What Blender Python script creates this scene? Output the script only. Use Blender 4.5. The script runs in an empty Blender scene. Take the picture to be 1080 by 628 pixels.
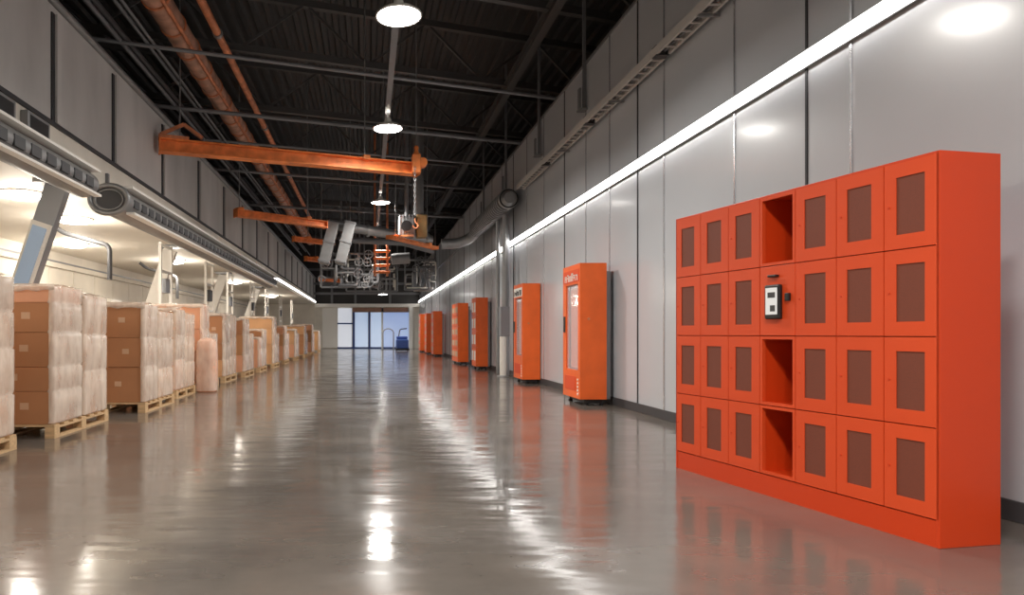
import bpy, math, random
from mathutils import Vector, Matrix
random.seed(7)
PI = math.pi
C = bpy.context.scene.collection
S = bpy.context.scene

# ------------------------------------------------------------------ camera
CH = 1.08                                   # eye height
cam_d = bpy.data.cameras.new('camera'); cam = bpy.data.objects.new('camera', cam_d); C.objects.link(cam)
cam.location = (0, 0, CH); cam.rotation_euler = (PI/2, 0, 0)
cam_d.sensor_width = 36; cam_d.lens = 36*700/1080
cam_d.shift_x = 152/1080; cam_d.shift_y = 38/1080
cam_d.clip_start = .05; cam_d.clip_end = 300
S.camera = cam
# ------------------------------------------------------------------ world / exposure
w = bpy.data.worlds.new('world'); S.world = w; w.use_nodes = True
w.node_tree.nodes['Background'].inputs[0].default_value = (.8, .85, 1, 1)
w.node_tree.nodes['Background'].inputs[1].default_value = .05
S.view_settings.view_transform = 'Standard'; S.view_settings.look = 'None'
S.view_settings.gamma = 1; S.view_settings.use_curve_mapping = False
S.view_settings.exposure = 0.36
E_STRIP = 10.0       # wall light strip emission
E_PEND = 30.0       # pendant disc emission
W_PEND = 130        # watts of each pendant's lamp
E_LOW = 30.0; W_LOW = 52        # low-ceiling lights on the left
E_LEFT = 4.0        # strip under the left bulkhead

# ------------------------------------------------------------------ materials
def srgb(r, g, b):
    f = lambda c: (c/255/12.92) if c/255 <= .04045 else ((c/255+.055)/1.055)**2.4
    return (f(r), f(g), f(b), 1)
MATS = {}
def mat(name, col, rough=.5, metal=0, var=0, scale=4, bump=0, bscale=40, coat=0, coatr=.1, spec=.5, stretch=None):
    m = bpy.data.materials.new(name); m.use_nodes = True; nt = m.node_tree; N = nt.nodes; L = nt.links
    p = N['Principled BSDF']
    p.inputs['Base Color'].default_value = col
    p.inputs['Roughness'].default_value = rough; p.inputs['Metallic'].default_value = metal
    p.inputs['Specular IOR Level'].default_value = spec
    p.inputs['Coat Weight'].default_value = coat; p.inputs['Coat Roughness'].default_value = coatr
    if var or bump:
        tc = N.new('ShaderNodeTexCoord'); mp = N.new('ShaderNodeMapping'); L.new(tc.outputs['Object'], mp.inputs[0])
        if stretch: mp.inputs['Scale'].default_value = stretch
    if var:
        n = N.new('ShaderNodeTexNoise'); n.inputs['Scale'].default_value = scale; n.inputs['Detail'].default_value = 5
        L.new(mp.outputs[0], n.inputs[0])
        r = N.new('ShaderNodeValToRGB'); r.color_ramp.elements[0].position = .32; r.color_ramp.elements[1].position = .68
        r.color_ramp.elements[0].color = tuple(c*(1-var) for c in col[:3])+(1,)
        r.color_ramp.elements[1].color = tuple(min(1, c*(1+var)) for c in col[:3])+(1,)
        L.new(n.outputs['Fac'], r.inputs[0]); L.new(r.outputs[0], p.inputs['Base Color'])
    if bump:
        n = N.new('ShaderNodeTexNoise'); n.inputs['Scale'].default_value = bscale; n.inputs['Detail'].default_value = 3
        L.new(mp.outputs[0], n.inputs[0])
        b = N.new('ShaderNodeBump'); b.inputs['Strength'].default_value = bump; b.inputs['Distance'].default_value = .02
        L.new(n.outputs['Fac'], b.inputs['Height']); L.new(b.outputs[0], p.inputs['Normal'])
    MATS[name] = m; return m
def emis(name, col, s):
    m = bpy.data.materials.new(name); m.use_nodes = True; p = m.node_tree.nodes['Principled BSDF']
    p.inputs['Base Color'].default_value = (.8, .8, .8, 1)
    p.inputs['Emission Color'].default_value = col; p.inputs['Emission Strength'].default_value = s
    MATS[name] = m; return m

ORANGE = mat('orange_paint', srgb(206, 62, 18), .42, spec=.4)
ORANGE_D = mat('orange_door', srgb(216, 76, 34), .45, spec=.35)
ORANGE_M = mat('orange_machine', srgb(232, 100, 36), .4, var=.08, scale=3)
RUSTO = mat('orange_rusted_steel', srgb(238, 132, 66), .55, var=.25, scale=5, bump=.2)
RUSTP = mat('rust_pipe', srgb(206, 128, 88), .5, .2, var=.3, scale=5, bump=.2)
RUSTD = mat('rust_duct', srgb(196, 148, 124), .42, .4, var=.35, scale=4, bump=.25, bscale=12)
WALLG = mat('panel_grey', srgb(186, 189, 194), .3, .0, var=.03, scale=.8, bump=.02, bscale=2, spec=.55, coat=.35, coatr=.14)
WALLL = mat('bulkhead_grey', srgb(196, 193, 190), .5, var=.2, scale=.9, stretch=(1, 1, .35))
SEAM = mat('seam_dark', srgb(52, 52, 55), .6)
STEEL = mat('brushed_steel', srgb(215, 215, 218), .25, .9)
STEELM = mat('dull_steel', srgb(146, 146, 146), .45, .6, var=.1)
TRAY = mat('tray_steel', srgb(205, 200, 195), .5, .3)
BLACKST = mat('dark_roof_steel', srgb(84, 82, 81), .55, .2)
PIPEG = mat('grey_conduit', srgb(122, 122, 124), .5, .2)
DECKM = mat('dark_deck', srgb(70, 68, 67), .7)
BLACK = mat('black_plastic', srgb(24, 24, 26), .45)
BASEB = mat('baseboard_dark', srgb(64, 64, 66), .5)
CREAM = mat('cream_wall', srgb(226, 219, 206), .6, var=.05, scale=2)
CREAMC = mat('cream_ceiling', srgb(238, 231, 218), .7)
WHITE = mat('white_paint', srgb(236, 232, 224), .45)
GREYP = mat('grey_panel', srgb(140, 142, 146), .4, .3)
BLUEGL = mat('pale_blue_panel', srgb(176, 204, 238), .35)
BLUEPR = mat('blue_gradient_board', srgb(120, 160, 216), .4, var=.15, scale=1)
NAVY = mat('navy_frame', srgb(34, 58, 118), .4)
BLUEMC = mat('blue_machine', srgb(44, 74, 138), .35)
LENSB = mat('screen_pale', srgb(200, 206, 208), .2)
BROWN = mat('wood_lintel', srgb(150, 112, 92), .6, var=.1)
WOOD = mat('pallet_wood', srgb(200, 166, 124), .7, var=.18, scale=6, stretch=(1, 6, 6))
CARD = [mat('cardboard_%s' % n, c, .75, var=.07, scale=2.5, bump=.05, bscale=20) for n, c in
        (('mid', srgb(190, 136, 90)), ('dark', srgb(176, 122, 82)), ('light', srgb(212, 160, 114)), ('pink', srgb(224, 162, 126)))]
TAPE = mat('packing_tape', srgb(196, 150, 104), .25)
STICK = mat('carton_label', srgb(206, 168, 136), .5)

# perforated mesh of the locker windows: rows of small holes over brown
def mesh_mat():
    m = mat('perforated_brown', srgb(122, 62, 44), .6); nt = m.node_tree; N = nt.nodes; L = nt.links
    tc = N.new('ShaderNodeTexCoord'); v = N.new('ShaderNodeTexVoronoi'); v.inputs['Scale'].default_value = 120; v.inputs['Randomness'].default_value = .1
    L.new(tc.outputs['Object'], v.inputs[0])
    r = N.new('ShaderNodeValToRGB'); r.color_ramp.elements[0].position = .35; r.color_ramp.elements[1].position = .5
    r.color_ramp.elements[0].color = srgb(52, 34, 28); r.color_ramp.elements[1].color = srgb(118, 58, 40)
    L.new(v.outputs['Distance'], r.inputs[0]); L.new(r.outputs[0], N['Principled BSDF'].inputs['Base Color'])
    return m
PERF = mesh_mat()

# polished concrete
def floor_mat():
    m = bpy.data.materials.new('polished_concrete'); m.use_nodes = True; nt = m.node_tree; N = nt.nodes; L = nt.links
    p = N['Principled BSDF']; tc = N.new('ShaderNodeTexCoord')
    n1 = N.new('ShaderNodeTexNoise'); n1.inputs['Scale'].default_value = .7; n1.inputs['Detail'].default_value = 8; n1.inputs['Roughness'].default_value = .6
    L.new(tc.outputs['Object'], n1.inputs[0])
    r = N.new('ShaderNodeValToRGB'); r.color_ramp.elements[0].position = .3; r.color_ramp.elements[1].position = .7
    r.color_ramp.elements[0].color = srgb(88, 82, 77); r.color_ramp.elements[1].color = srgb(118, 110, 102)
    L.new(n1.outputs['Fac'], r.inputs[0]); L.new(r.outputs[0], p.inputs['Base Color'])
    n2 = N.new('ShaderNodeTexNoise'); n2.inputs['Scale'].default_value = 1.6; n2.inputs['Detail'].default_value = 4
    L.new(tc.outputs['Object'], n2.inputs[0])
    mr = N.new('ShaderNodeMapRange'); mr.inputs['From Min'].default_value = .3; mr.inputs['From Max'].default_value = .7
    mr.inputs['To Min'].default_value = .09; mr.inputs['To Max'].default_value = .19
    L.new(n2.outputs['Fac'], mr.inputs['Value']); L.new(mr.outputs[0], p.inputs['Roughness'])
    n3 = N.new('ShaderNodeTexNoise'); n3.inputs['Scale'].default_value = 2.6; n3.inputs['Detail'].default_value = 2
    mp3 = N.new('ShaderNodeMapping'); mp3.inputs['Scale'].default_value = (.45, 1.5, 1); L.new(tc.outputs['Object'], mp3.inputs[0]); L.new(mp3.outputs[0], n3.inputs[0])
    b = N.new('ShaderNodeBump'); b.inputs['Strength'].default_value = .45; b.inputs['Distance'].default_value = .012
    L.new(n3.outputs['Fac'], b.inputs['Height']); L.new(b.outputs[0], p.inputs['Normal'])
    p.inputs['IOR'].default_value = 2.0
    return m
FLOORM = floor_mat()

def wrap_mat():
    m = bpy.data.materials.new('stretch_film'); m.use_nodes = True; nt = m.node_tree; N = nt.nodes; L = nt.links
    p = N['Principled BSDF']; p.inputs['Base Color'].default_value = srgb(250, 236, 220); p.inputs['Roughness'].default_value = .25
    tc = N.new('ShaderNodeTexCoord'); mp = N.new('ShaderNodeMapping'); mp.inputs['Scale'].default_value = (3, 3, 1.4); L.new(tc.outputs['Object'], mp.inputs[0])
    n = N.new('ShaderNodeTexNoise'); n.inputs['Scale'].default_value = 2.2; n.inputs['Detail'].default_value = 5; L.new(mp.outputs[0], n.inputs[0])
    mr = N.new('ShaderNodeMapRange'); mr.inputs['From Min'].default_value = .3; mr.inputs['From Max'].default_value = .7
    mr.inputs['To Min'].default_value = .25; mr.inputs['To Max'].default_value = .55
    L.new(n.outputs['Fac'], mr.inputs['Value']); L.new(mr.outputs[0], p.inputs['Alpha'])
    b = N.new('ShaderNodeBump'); b.inputs['Strength'].default_value = .25; b.inputs['Distance'].default_value = .02
    L.new(n.outputs['Fac'], b.inputs['Height']); L.new(b.outputs[0], p.inputs['Normal'])
    return m
FILM = wrap_mat()
def glass_mat():
    m = bpy.data.materials.new('clear_pane'); m.use_nodes = True; p = m.node_tree.nodes['Principled BSDF']
    p.inputs['Base Color'].default_value = (.9, .95, 1, 1); p.inputs['Roughness'].default_value = .05; p.inputs['Alpha'].default_value = .22
    return m
GLASS = glass_mat()
L_STRIP = emis('strip_light', (1, .97, .93, 1), E_STRIP)
L_PEND = emis('pendant_light', (1, .97, .92, 1), E_PEND)
L_LOW = emis('low_ceiling_light', (1, .93, .82, 1), E_LOW)
L_LEFT = emis('left_strip_light', (1, .95, .88, 1), E_LEFT)
L_PANE = emis('lit_blue_pane', srgb(168, 200, 240), .42)
L_PANE2 = emis('lit_blue_board', srgb(110, 155, 222), .42)
L_PANE3 = emis('lit_pale_pane', srgb(210, 218, 232), .42)
L_SCR = emis('screen_light', srgb(190, 205, 210), .15)
VBACK = mat('vending_back', srgb(214, 120, 84), .5)
L_VEND = emis('vending_interior_light', (1, .8, .66, 1), .28)

# ------------------------------------------------------------------ mesh helpers
class MB:
    def __init__(s): s.v = []; s.f = []; s.m = []; s.sm = []
    def add(s, vs, fs, mi=0, smooth=False):
        o = len(s.v); s.v += [tuple(v) for v in vs]
        for f in fs: s.f.append(tuple(i+o for i in f)); s.m.append(mi); s.sm.append(smooth)
        return s
    def box(s, x0, x1, y0, y1, z0, z1, mi=0, M=None):
        vs = [Vector(p) for p in ((x0,y0,z0),(x1,y0,z0),(x1,y1,z0),(x0,y1,z0),(x0,y0,z1),(x1,y0,z1),(x1,y1,z1),(x0,y1,z1))]
        if M: vs = [M @ v for v in vs]
        return s.add(vs, [(3,2,1,0),(4,5,6,7),(0,1,5,4),(1,2,6,5),(2,3,7,6),(3,0,4,7)], mi)
    def bar(s, a, b, wd, hh, mi=0):               # rectangular bar between points
        a, b = Vector(a), Vector(b); d = (b-a).normalized()
        up = Vector((0, 0, 1)) if abs(d.z) < .95 else Vector((0, 1, 0))
        x = d.cross(up).normalized()*wd/2; y = x.normalized().cross(d).normalized()*hh/2
        vs = [a-x-y, a+x-y, a+x+y, a-x+y, b-x-y, b+x-y, b+x+y, b-x+y]
        return s.add(vs, [(0,1,2,3),(7,6,5,4),(0,4,5,1),(1,5,6,2),(2,6,7,3),(3,7,4,0)], mi)
    def tube(s, pts, r, n=10, mi=0, closed=False, sx=1.0):
        pts = [Vector(p) for p in pts]; rs = r if isinstance(r, (list, tuple)) else [r]*len(pts)
        k = len(pts); rings = []; prev = None
        for i, p in enumerate(pts):
            if closed: d = pts[(i+1) % k]-pts[i-1]
            else: d = pts[min(i+1, k-1)]-pts[max(i-1, 0)]
            d.normalize()
            if prev is None:
                up = Vector((0, 0, 1)) if abs(d.z) < .9 else Vector((1, 0, 0)); x = d.cross(up).normalized()
            else: x = (prev-d*prev.dot(d)).normalized()
            prev = x; y = x.cross(d).normalized()
            rings.append([p+x*math.cos(2*PI*j/n)*rs[i]*sx+y*math.sin(2*PI*j/n)*rs[i] for j in range(n)])
        vs = [v for r_ in rings for v in r_]; fs = []
        for i in range(k if closed else k-1):
            for j in range(n):
                a = i*n+j; b = i*n+(j+1) % n; c = ((i+1) % k)*n+(j+1) % n; d = ((i+1) % k)*n+j
                fs.append((a, b, c, d))
        s.add(vs, fs, mi, True)
        if not closed: s.add(rings[0], [tuple(range(n))[::-1]], mi); s.add(rings[-1], [tuple(range(n))], mi)
        return s
    def lathe(s, prof, c, n=24, mi=0):            # prof list of (r,z)
        c = Vector(c); vs = []; k = len(prof)
        for r, z in prof: vs += [c+Vector((r*math.cos(2*PI*j/n), r*math.sin(2*PI*j/n), z)) for j in range(n)]
        fs = [(i*n+j, i*n+(j+1) % n, (i+1)*n+(j+1) % n, (i+1)*n+j) for i in range(k-1) for j in range(n)]
        return s.add(vs, fs, mi, True)
    def build(s, name, mats, parent=None, bevel=0, loc=None):
        me = bpy.data.meshes.new(name)
        vs = s.v
        if loc: vs = [(v[0]-loc[0], v[1]-loc[1], v[2]-loc[2]) for v in vs]
        me.from_pydata(vs, [], s.f); me.update()
        mats = mats if isinstance(mats, (list, tuple)) else [mats]
        for m in mats: me.materials.append(m)
        for p, mi, sm in zip(me.polygons, s.m, s.sm): p.material_index = mi; p.use_smooth = sm
        o = bpy.data.objects.new(name, me); C.objects.link(o)
        if parent: o.parent = parent
        if loc: o.location = loc
        if bevel:
            b = o.modifiers.new('bevel', 'BEVEL'); b.width = bevel; b.segments = 2; b.limit_method = 'ANGLE'
        return o
def tag(o, label, cat, group=None, kind=None):
    o['label'] = label; o['category'] = cat
    if group: o['group'] = group
    if kind: o['kind'] = kind
    return o
def thing(name, label, cat, loc=(0,0,0), rz=0, group=None):
    o = bpy.data.objects.new(name, None); C.objects.link(o); o.location = loc; o.rotation_euler = (0, 0, rz)
    o.empty_display_size = .2
    return tag(o, label, cat, group)
def struct(o): o['kind'] = 'structure'; return o
def copy_tree(o, parent=None):
    c = o.copy(); C.objects.link(c); c.parent = parent
    for ch in list(o.children): copy_tree(ch, c)
    return c
def corner_path(pts, r=.15, n=5):                 # round the corners of a polyline
    pts = [Vector(p) for p in pts]; out = [pts[0]]
    for i in range(1, len(pts)-1):
        a, b, c = pts[i-1], pts[i], pts[i+1]
        rr = min(r, (a-b).length/2.1, (c-b).length/2.1)
        p0 = b+(a-b).normalized()*rr; p1 = b+(c-b).normalized()*rr
        for k in range(n+1):
            t = k/n; out.append(p0*(1-t)**2+b*2*t*(1-t)+p1*t*t)
    out.append(pts[-1]); return out

ORD = ['nearest', 'second', 'third', 'fourth', 'fifth', 'sixth', 'seventh', 'eighth', 'ninth', 'tenth', 'eleventh', 'twelfth', 'thirteenth', 'fourteenth', 'fifteenth']
# ================================================================== SETTING
XR, XL, XB = 3.72, -3.8, -8.1
YE, YN = 48.0, -7.0
ROOF = 8.3
struct(MB().box(-14, 14, YN, YE+.3, -.2, 0).build('floor', FLOORM))
# corrugated roof deck
mb = MB(); n = 93; prof = []
for i in range(n):
    x = -14+i*.3; prof += [(x, 0), (x+.1, 0), (x+.14, .09), (x+.26, .09)]
prof.append((-14+n*.3, 0))
vs = []
for x, z in prof: vs += [(x, YN, ROOF+z), (x, YE+.3, ROOF+z)]
mb.add(vs, [(2*i, 2*i+1, 2*i+3, 2*i+2) for i in range(len(prof)-1)])
mb.box(-14, 14, YN, YE+.3, ROOF+.12, ROOF+.2)
struct(mb.build('ceiling', DECKM))
# outer shell, dark, only guessed at above the partitions
struct(MB().box(14, 14.2, YN, YE+.3, -.2, ROOF+.2).build('wall_outer_right', DECKM))
struct(MB().box(-14.2, -14, YN, YE+.3, -.2, ROOF+.2).build('wall_outer_left', DECKM))
struct(MB().box(-14.2, 14.2, YN-.2, YN, -.2, ROOF+.2).build('wall_back', WALLL))
struct(MB().box(-14.2, 14.2, YE+.2, YE+.4, -.2, ROOF+.2).build('wall_far', DECKM))

# ---- right wall: tall glossy grey panels, metal joint strips
WT = 5.66
seams = [5.10, 5.62, 6.72, 8.32, 9.14, 10.19, 11.3, 12.54, 14.0, 15.5]
y = 15.5
while y < YE-1.5: y += 1.45; seams.append(y)
edges = [YN]+seams+[YE]
mb = MB()
for a, b in zip(edges[:-1], edges[1:]):
    mb.box(XR, XR+.05, a+.008, b-.008, .12, WT, 0)
mb.box(XR+.05, XR+.16, YN, YE, 0, WT-.02, 1)
for i, sy in enumerate(seams):
    mb.box(XR-.012, XR+.03, sy-.011, sy+.011, .12, WT, 2 if i % 3 != 1 else 1)
struct(mb.build('wall_right', [WALLG, SEAM, STEEL]))
struct(MB().box(XR-.015, XR+.05, YN, YE, 0, .12).build('baseboard_right', BASEB, bevel=.004))
mb = MB()
mb.box(XR-.02, XR+.17, YN, YE, WT, WT+.05)
struct(mb.build('trim_1', STEELM))

# ---- left: bulkhead above an opening, bright low area behind
BB, BT = 3.6, 5.04
ps = [5.2, 8.04, 9.93, 12.3]; y = 12.3
while y < YE-3: y += 2.6; ps.append(y)
mb = MB(); mb.box(XL-.15, XL, YN, YE, BB, BT, 0)
for sy in ps:
    mb.box(XL, XL+.02, sy-.09, sy-.02, BB+.03, BT-.1, 1); mb.box(XL, XL+.05, sy-.02, sy+.09, BB+.03, BT-.1, 0)
mb.box(XL, XL+.03, YN, YE, BB-.02, BB+.03, 1)
struct(mb.build('wall_left', [WALLL, SEAM]))
struct(MB().tube([(XL+.03, YN, BT+.03), (XL+.03, YE, BT+.03)], .05, 8).build('trim_2', STEELM))
struct(MB().box(XL-.15, XL+.0, YN, YE, 3.2, BB-.02).build('trim_3', CREAM))
struct(MB().box(XB-.1, XL-.15, YN, YE, 3.2, 3.3).build('ceiling_low', CREAMC))
mb = MB(); y = YN; mb.box(XB-.2, XB, YN, YE, 0, 3.25, 0)
while y < YE-.1:
    mb.box(XB, XB+.03, y+.02, y+1.38, .1, 2.75, 0); y += 1.4
mb.box(XB, XB+.12, YN, YE, 2.78, 2.9, 0); mb.box(XB, XB+.06, YN, YE, 2.92, 2.96, 1)
struct(mb.build('wall_left_rear', [CREAM, GREYP]))
mb = MB(); mb.box(XB, XL, YE-.1, YE+.2, 0, 3.6, 0)
struct(mb.build('wall_end_left', CREAM))

# ================================================================== LIGHTS
def strip(name, label, x, y0, y1, z, side, m, hh=.05):
    t = thing(name, label, 'wall light', (x, y0, z))
    MB().box(x, x+.03*side, y0, y1, z-hh, z+hh+.01).box(x, x+.075*side, y0, y1, z+hh+.01, z+hh+.02).build('housing', STEELM, t, loc=(x, y0, z))  # top lip added to keep the strip's light off the wall above
    MB().box(x+.03*side, x+.06*side, y0, y1, z-hh+.01, z+hh).build('diffuser', m, t, loc=(x, y0, z))
    for c in t.children: c.location = (0, 0, 0)
    return t
strip('strip_light', 'long bright white light strip running along the grey panelled wall', XR-.014, YN+.2, YE-.2, 3.37, -1, L_STRIP)
strip('strip_light', 'thin white light strip under the left bulkhead above the far pallets', XL+.02, 24.5, YE-.5, 3.33, 1, L_LEFT, .05)

def pendant(y, z, label, r=.27, x=.36, stem=.3):
    t = thing('pendant_lamp', label, 'ceiling lamp', (x, y, z), 0, 'pendant lamps along the hall')
    MB().lathe([(.05, .2), (.07, .12), (.12, .1), (r*.8, .06), (r, .02), (r, 0), (r-.012, 0), (r*.78, .045), (.1, .08)], (0, 0, 0), 32).build('lamp_shade', WHITE, t)
    MB().lathe([(0, -.012), (r*.6, -.01), (r*.93, .004), (r*.93, .012)], (0, 0, 0), 32).build('diffuser', L_PEND, t)
    MB().tube([(0, 0, .18), (0, 0, stem)], .012, 8).build('stem', STEELM, t)
    ld = bpy.data.lights.new('lamp', 'AREA'); ld.shape = 'DISK'; ld.size = r*1.8; ld.energy = W_PEND; ld.spread = math.radians(155); ld.color = (1, .96, .9)
    lo = bpy.data.objects.new('lamp_bulb', ld); C.objects.link(lo); lo.parent = t; lo.location = (0, 0, -.03)
    return t
PZ = CH+3.7
for y, lb in ((7.75, 'round white pendant lamp nearest the top edge, largest of the row'),
              (12.0, 'round white pendant lamp just above the long orange beam'),
              (18.8, 'small round white pendant lamp below the long orange beam'),
              (.9, 'added round pendant fill lamp overhead beside the orange lockers'),  # out of view, added as fill light for the lockers
              (24.4, 'small added round pendant lamp among the grey pipes'),  # added to brighten the dark far end
              (36, 'tiny added round pendant lamp beyond the pipe tangle'),  # also added, to light the far hall
              (-.8, 'added round pendant fill lamp overhead behind the viewpoint'), (-5, 'added round pendant fill lamp by the back wall')):  # both unseen, added behind the camera as fill
    pendant(y, PZ, lb, stem=.3 if y < 30 else ROOF-PZ)
pendant(42, 3.55, 'tiny far pendant lamp hanging before the blue end wall', x=.95, r=.3, stem=ROOF-3.55)
t = thing('lamp_rail', 'pale grey straight rail the round pendant lamps hang from', 'rail', (.36, YN, PZ+.3))
MB().box(-.045, .045, 0, 24.8-YN, 0, .06).build('channel', PIPEG, t)
for y in (-4, 0, 5, 10.2, 15.4, 19, 24.4):
    MB().tube([(0, y-YN, .06), (0, y-YN, ROOF-PZ-.3)], .008, 6).build('hanger_rod', PIPEG, t)

# low-ceiling lights
for i, (x, y, lb) in enumerate(((-5.2, 10.0, 'leftmost round light in the low cream ceiling'), (-5.4, 12.2, 'bright round low ceiling light right of the tilted grey post'),
        (-6.9, 15.6, 'round low ceiling light further back behind the tilted post'), (-5.6, 19.2, 'round low ceiling light above the middle pallets'),
        (-5.4, 27, 'round low ceiling light above the far pallets'), (-5.4, 37, 'farthest round low ceiling light'),
        (-5.6, 4.5, 'round low ceiling light left of the nearest pallet'), (-5.6, -2, 'round low ceiling light at the near end'))):
    t = thing('ceiling_light', lb, 'ceiling light', (x, y, 3.2), 0, 'round lights in the low ceiling')
    MB().lathe([(.34, 0), (.34, -.02), (.28, -.02)], (0, 0, 0), 28).build('rim', WHITE, t)
    MB().lathe([(0, -.09), (.18, -.09), (.25, -.075), (.28, -.02)], (0, 0, 0), 28).build('diffuser', L_LOW, t)
    ld = bpy.data.lights.new('lamp', 'POINT'); ld.shadow_soft_size = .2; ld.energy = W_LOW; ld.color = (1, .91, .79)
    lo = bpy.data.objects.new('lamp_bulb', ld); C.objects.link(lo); lo.parent = t; lo.location = (0, 0, -.4)

# ================================================================== ROOF STEEL
ANG = .33                                     # the trusses cross the hall askew
def skew(x, y0): return y0+ANG*(x-1)
tz0, tz1 = 6.85, 7.95
for i, y0 in enumerate((7.4, 11.0, 14.6, 18.2, 22.0, 26.0, 30.5, 35.5, 41)):
    t = thing('roof_truss', 'dark steel roof truss over the hall, %s from the viewpoint' % ORD[i], 'roof truss', (1, y0, tz0), 0, 'roof trusses')
    A = lambda x, z: (x-1, ANG*(x-1), z-tz0)
    x0, x1 = -13, 13
    if skew(x1, y0) > YE: x1 = 1+(YE-y0)/ANG
    MB().bar(A(x0, tz0), A(x1, tz0), .12, .14).build('bottom_chord', BLACKST, t)
    MB().bar(A(x0, tz1), A(x1, tz1), .12, .14).build('top_chord', BLACKST, t)
    mb = MB(); x = x0; k = 0
    while x+1.3 <= x1:
        za, zb = (tz0, tz1) if k % 2 == 0 else (tz1, tz0)
        mb.bar(A(x, za), A(x+1.3, zb), .05, .05); x += 1.3; k += 1
    mb.build('web', BLACKST, t)
for i, (x, z) in enumerate(((3.2, 6.6), (-6.2, 6.6))):
    mb = MB(); mb.box(-.08, .08, 0, YE-YN-.3, -.02, 0); mb.box(-.08, .08, 0, YE-YN-.3, .2, .22); mb.box(-.01, .01, 0, YE-YN-.3, 0, .2)
    o = mb.build('roof_girder', BLACKST); o.location = (x, YN+.1, z)
    tag(o, ['long dark roof girder running above the right grey wall', 'long dark roof girder above the left bulkhead'][i], 'girder')
# crossing conduits
for i, (y0, z, x0, x1, r) in enumerate(((12.2, 5.72, -5.5, 5.2, .035), (15.2, 5.7, -5.5, 5.0, .045), (17.6, 5.75, -4, 5.5, .03), (20.5, 5.72, -5, 5, .04), (25, 5.6, -5, 5, .05))):
    o = MB().tube([(x0-1, ANG*(x0-1), 0), (x1-1, ANG*(x1-1), 0)], r, 8).build('ceiling_conduit', PIPEG)
    o.location = (1, y0, z)
    tag(o, 'grey pipe crossing below the dark roof, %s from the viewpoint' % ORD[i], 'pipe')
# conduits above the left bulkhead
for i, (x, z, r) in enumerate(((-3.45, 5.75, .04), (-3.2, 5.95, .03), (-2.95, 5.75, .025), (-3.62, 6.1, .05))):
    o = MB().tube([(0, 0, 0), (0, 1.2, .12*(i % 2)), (0, 3, 0), (0, 34, 0)], r, 8).build('ceiling_conduit', PIPEG); o.location = (x-.5, 5.5, z)
    tag(o, 'grey conduit running above the left bulkhead, %s' % ['lowest near the wall', 'second from the wall', 'thinnest of the bundle', 'thickest and highest of the bundle'][i], 'pipe')

# rust duct with ring joints, and the thin pipe beside it
t = thing('round_duct', 'thick rust-brown round duct with banded joints under the roof', 'duct', (-3.15, 4, CH+5.0))
MB().tube([(0, 0, 0), (0, 32, 0)], .2, 20).build('duct_body', RUSTD, t)
MB().tube([(.17, 0, -.16), (.17, 32, -.16)], .035, 8).build('side_pipe', RUSTP, t)
for k in range(34):
    MB().tube([(0, .4+k*.9, 0), (0, .45+k*.9, 0)], .218, 20).build('band', RUSTP, t)
t = thing('ceiling_pipe', 'thin orange-rust pipe beside the thick rust duct', 'pipe', (-2.5, 4, CH+5.0))
MB().tube([(0, 0, 0), (0, 26, 0)], .065, 12).build('pipe_body', RUSTP, t)
for k in range(5): MB().tube([(0, 2+k*5, 0), (0, 2.09+k*5, 0)], .085, 12).build('coupling', STEELM, t)

# ---- orange crane beams
def crane(label, a, b, h, wd, rods, big=False):
    a = Vector(a); b = Vector(b); d = b-a; Ln = d.length; rz = math.atan2(d.y, d.x)
    t = thing('crane_beam', label, 'beam', tuple(a), rz, 'orange crane beams')
    mb = MB()
    mb.box(0, Ln, -wd/2, wd/2, h/2-.025, h/2); mb.box(0, Ln, -wd/2, wd/2, -h/2, -h/2+.025); mb.box(0, Ln, -.02, .02, -h/2+.02, h/2-.02)
    mb.build('beam_body', RUSTO, t, bevel=.004)
    for s in (0, Ln):
        MB().box(s-.012, s+.012, -wd/2, wd/2, -h/2-.02, h/2+.02).build('end_plate', RUSTO, t)
    top = ROOF-a.z
    for x in rods:
        MB().tube([(x, 0, h/2), (x, 0, top)], .014, 8).build('hanger_rod', STEELM, t)
        MB().box(x-.07, x+.07, -wd/2-.01, wd/2+.01, h/2-.04, h/2+.05).build('clamp', RUSTO, t)
    return t, Ln
bt, Ln = crane('long orange steel beam hanging across the hall, nearest the viewpoint', (-3.72, 11.85, CH+3.36), (1.0, 13.6, CH+3.36), .24, .24, (.35, 3.9), True)
# end trolley with bracket at the left end, hoist at the right end
mb = MB(); mb.box(-.02, .5, -.14, .14, .12, .17); mb.bar((.02, 0, .2), (.42, 0, .42), .06, .06); mb.bar((.42, 0, .42), (.75, 0, .2), .06, .06)
mb.build('end_bracket', RUSTP, bt)
t = thing('chain_hoist', 'orange chain hoist hanging from the right end of the long beam', 'hoist', (.98, 13.45, CH+3.36))
MB().box(-.09, .09, -.12, .12, -.12, .26).build('hoist_body', RUSTO, t, bevel=.02)
MB().tube([(.13, -.1, .1), (.13, .1, .1)], .09, 14).build('wheel', RUSTO, t)
mb = MB()
for k in range(18):
    c = Vector((-.04, -.16, -.05-k*.055)); ax = (k % 2)
    ring = [c+Vector((math.cos(a)*.02*(1-ax), math.cos(a)*.02*ax, math.sin(a)*.034)) for a in [2*PI*j/8 for j in range(8)]]
    mb.tube(ring, .006, 5, closed=True)
mb.build('chain', STEELM, t)
mb = MB(); mb.tube(corner_path([(-.04, -.16, -1.05), (-.04, -.16, -1.12), (.04, -.16, -1.2), (-.03, -.16, -1.27), (-.08, -.16, -1.2)], .04), .014, 6)
mb.build('hook', RUSTP, t)
MB().tube([(0, 0, .26), (0, 0, ROOF-CH-3.44)], .012, 8).build('hanger_rod', STEELM, t)
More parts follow.
